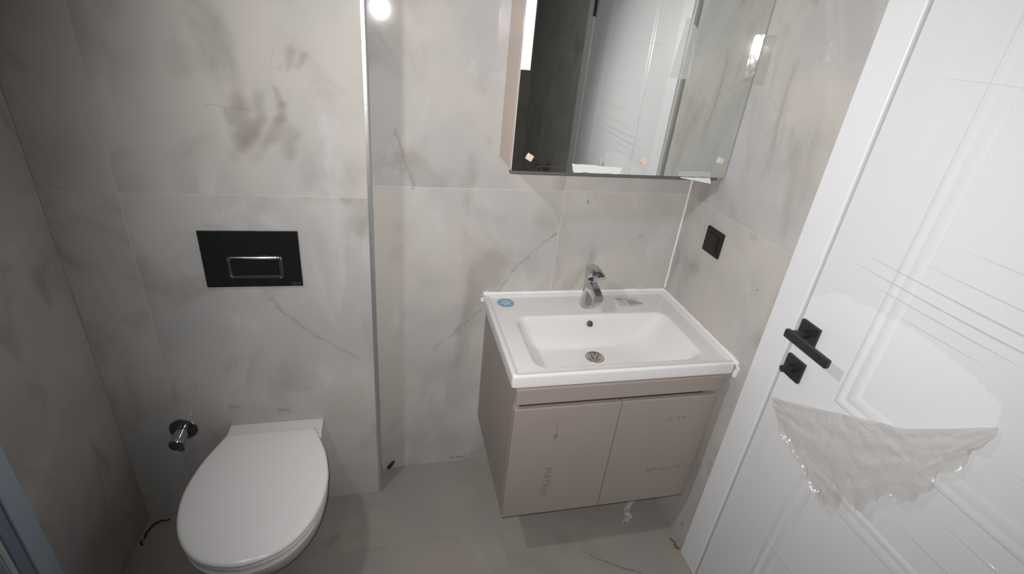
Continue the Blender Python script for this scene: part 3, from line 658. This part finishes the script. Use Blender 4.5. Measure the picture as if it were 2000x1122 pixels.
# ------------------------------------------------------------------ hanging lamp (above the picture)
t = thing('hanging_lamp', 'white work lamp with a cone shade hanging from the ceiling', 'lamp', (LAMP[0], LAMP[1], ZC))
ld = (LAIM - Vector(LAMP)).normalized(); lo_ = Vector(LAMP)
obj('ceiling_rose', lathe(bmesh.new(), [(.04, 0), (.04, .012), (.012, .03)], (LAMP[0], LAMP[1], ZC), (0, 0, -1), 32), 'lamp_body', t)
obj('cord', tube(bmesh.new(), [(LAMP[0], LAMP[1], ZC - .02), (LAMP[0], LAMP[1], 2.3), tuple(lo_ - ld * .13 + Vector((0, 0, .03))), tuple(lo_ - ld * .11)], .003, 8), 'black_metal', t)
obj('socket', lathe(bmesh.new(), [(.014, -.115), (.020, -.11), (.020, -.07), (.028, -.062)], lo_, ld, 24), 'black_metal', t)
obj('shade', lathe(bmesh.new(), [(.028, -.066), (.045, -.055), (.085, .0), (.083, .0), (.043, -.052), (.028, -.060)], lo_, ld, 40, False, False), 'lamp_body', t)
obj('bulb', lathe(bmesh.new(), [(.010, -.062), (.018, -.05), (.026, -.035), (.028, -.022), (.022, -.008), (.008, -.001)], lo_, ld, 24), 'lamp_glow', t)

# ------------------------------------------------------------------ chrome tap on the wall by the door, seen in the mirror
t = thing('wall_tap', 'small chrome tap on the tiled wall beyond the door, seen in the mirror', 'tap', (XR, -.39, .84))
obj('rosette', lathe(bmesh.new(), [(.03, 0), (.03, .004), (.012, .008)], (XR - .0002, -.39, .84), (-1, 0, 0), 32), 'chrome', t)
obj('body', lathe(bmesh.new(), [(.012, 0), (.012, .06), (.016, .062), (.016, .085), (.010, .09)], (XR - .008, -.39, .84), (-1, 0, 0), 24), 'chrome', t)
bm = tube(bmesh.new(), [(XR - .05, -.39, .835), (XR - .06, -.40, .80), (XR - .07, -.41, .775)], .010, 12); obj('spout', bm, 'chrome', t)
bm = B((XR - .10, -.425, .862), (XR - .066, -.355, .872), .003); obj('lever', bm, 'chrome', t)

# ------------------------------------------------------------------ loose bits
def scrap(u, v):
    top = Vector((.783, VY + .026, VZ0 - .001)).lerp(Vector((.828, VY + .034, VZ0 - .001)), u); bot = Vector((.790, VY + .02, .098)).lerp(Vector((.822, VY + .035, .080)), u)
    p = top.lerp(bot, v); n1 = mnoise.noise((u * 3, v * 6, 1)); n2 = mnoise.noise((u * 4, v * 7, 7))
    pinch = 1.05 - .2 * math.sin(math.pi * v); cx = .806
    return (cx + (p.x - cx) * pinch + .012 * n1 * v + .006 * math.sin(v * 9), p.y + .014 * n2 * v, p.z + .008 * n1 * v - .02 * v * (u - .2) ** 2)
obj('plastic_scrap', sheet(scrap, 16, 28), 'scrap_film', None, label='crumpled scrap of clear plastic hanging below the vanity cabinet', cat='plastic scrap', loc=(.806, VY + .03, .09))
def rubble(name, pts, r, mat, label, cat, seed):
    bm = bmesh.new(); rnd = random.Random(seed)
    tube(bm, [(x + rnd.uniform(-.006, .006), y + rnd.uniform(-.006, .006), r * .55 + rnd.uniform(0, .002)) for x, y in pts], [r * rnd.uniform(.15, 1.2) for _ in pts], 7)
    zmin = min(v.co.z for v in bm.verts); bmesh.ops.translate(bm, verts=bm.verts, vec=(0, 0, -zmin + .0005))
    return obj(name, bm, mat, None, label=label, cat=cat, loc=(pts[len(pts) // 2][0], pts[len(pts) // 2][1], 0))
rubble('grout_crumb', [(-.806 + .0006 * i, 1.295 + .0125 * i) for i in range(6)] + [(-.795 + .012 * i, 1.375 + .005 * i) for i in range(5)], .0032, 'debris_dark', 'dark crumbs of broken grout in the floor corner left of the toilet', 'debris', 2)
rubble('wood_chip', [(.988, 1.045), (.993, 1.03), (.9975, 1.012), (1.001, 1.001)], .0065, 'rust_wood', 'rust-brown chip on the floor at the foot of the door frame', 'debris', 5)
# pipe stub poking out of the back wall at the floor
t = thing('pipe_stub', 'small black cable end at the base of the wall between toilet and cabinet', 'cable end', (-.008, YB, .016))
obj('sleeve', tube(bmesh.new(), [(.010, YB - .002, .036), (.002, YB - .008, .030), (-.008, YB - .012, .020), (-.016, YB - .014, .013)], [.004, .006, .0075, .0075], 14), 'debris_dark', t)
obj('core', tube(bmesh.new(), [(-.0145, YB - .0140, .0142), (-.0175, YB - .0146, .0118)], .003, 10), 'steel', t)
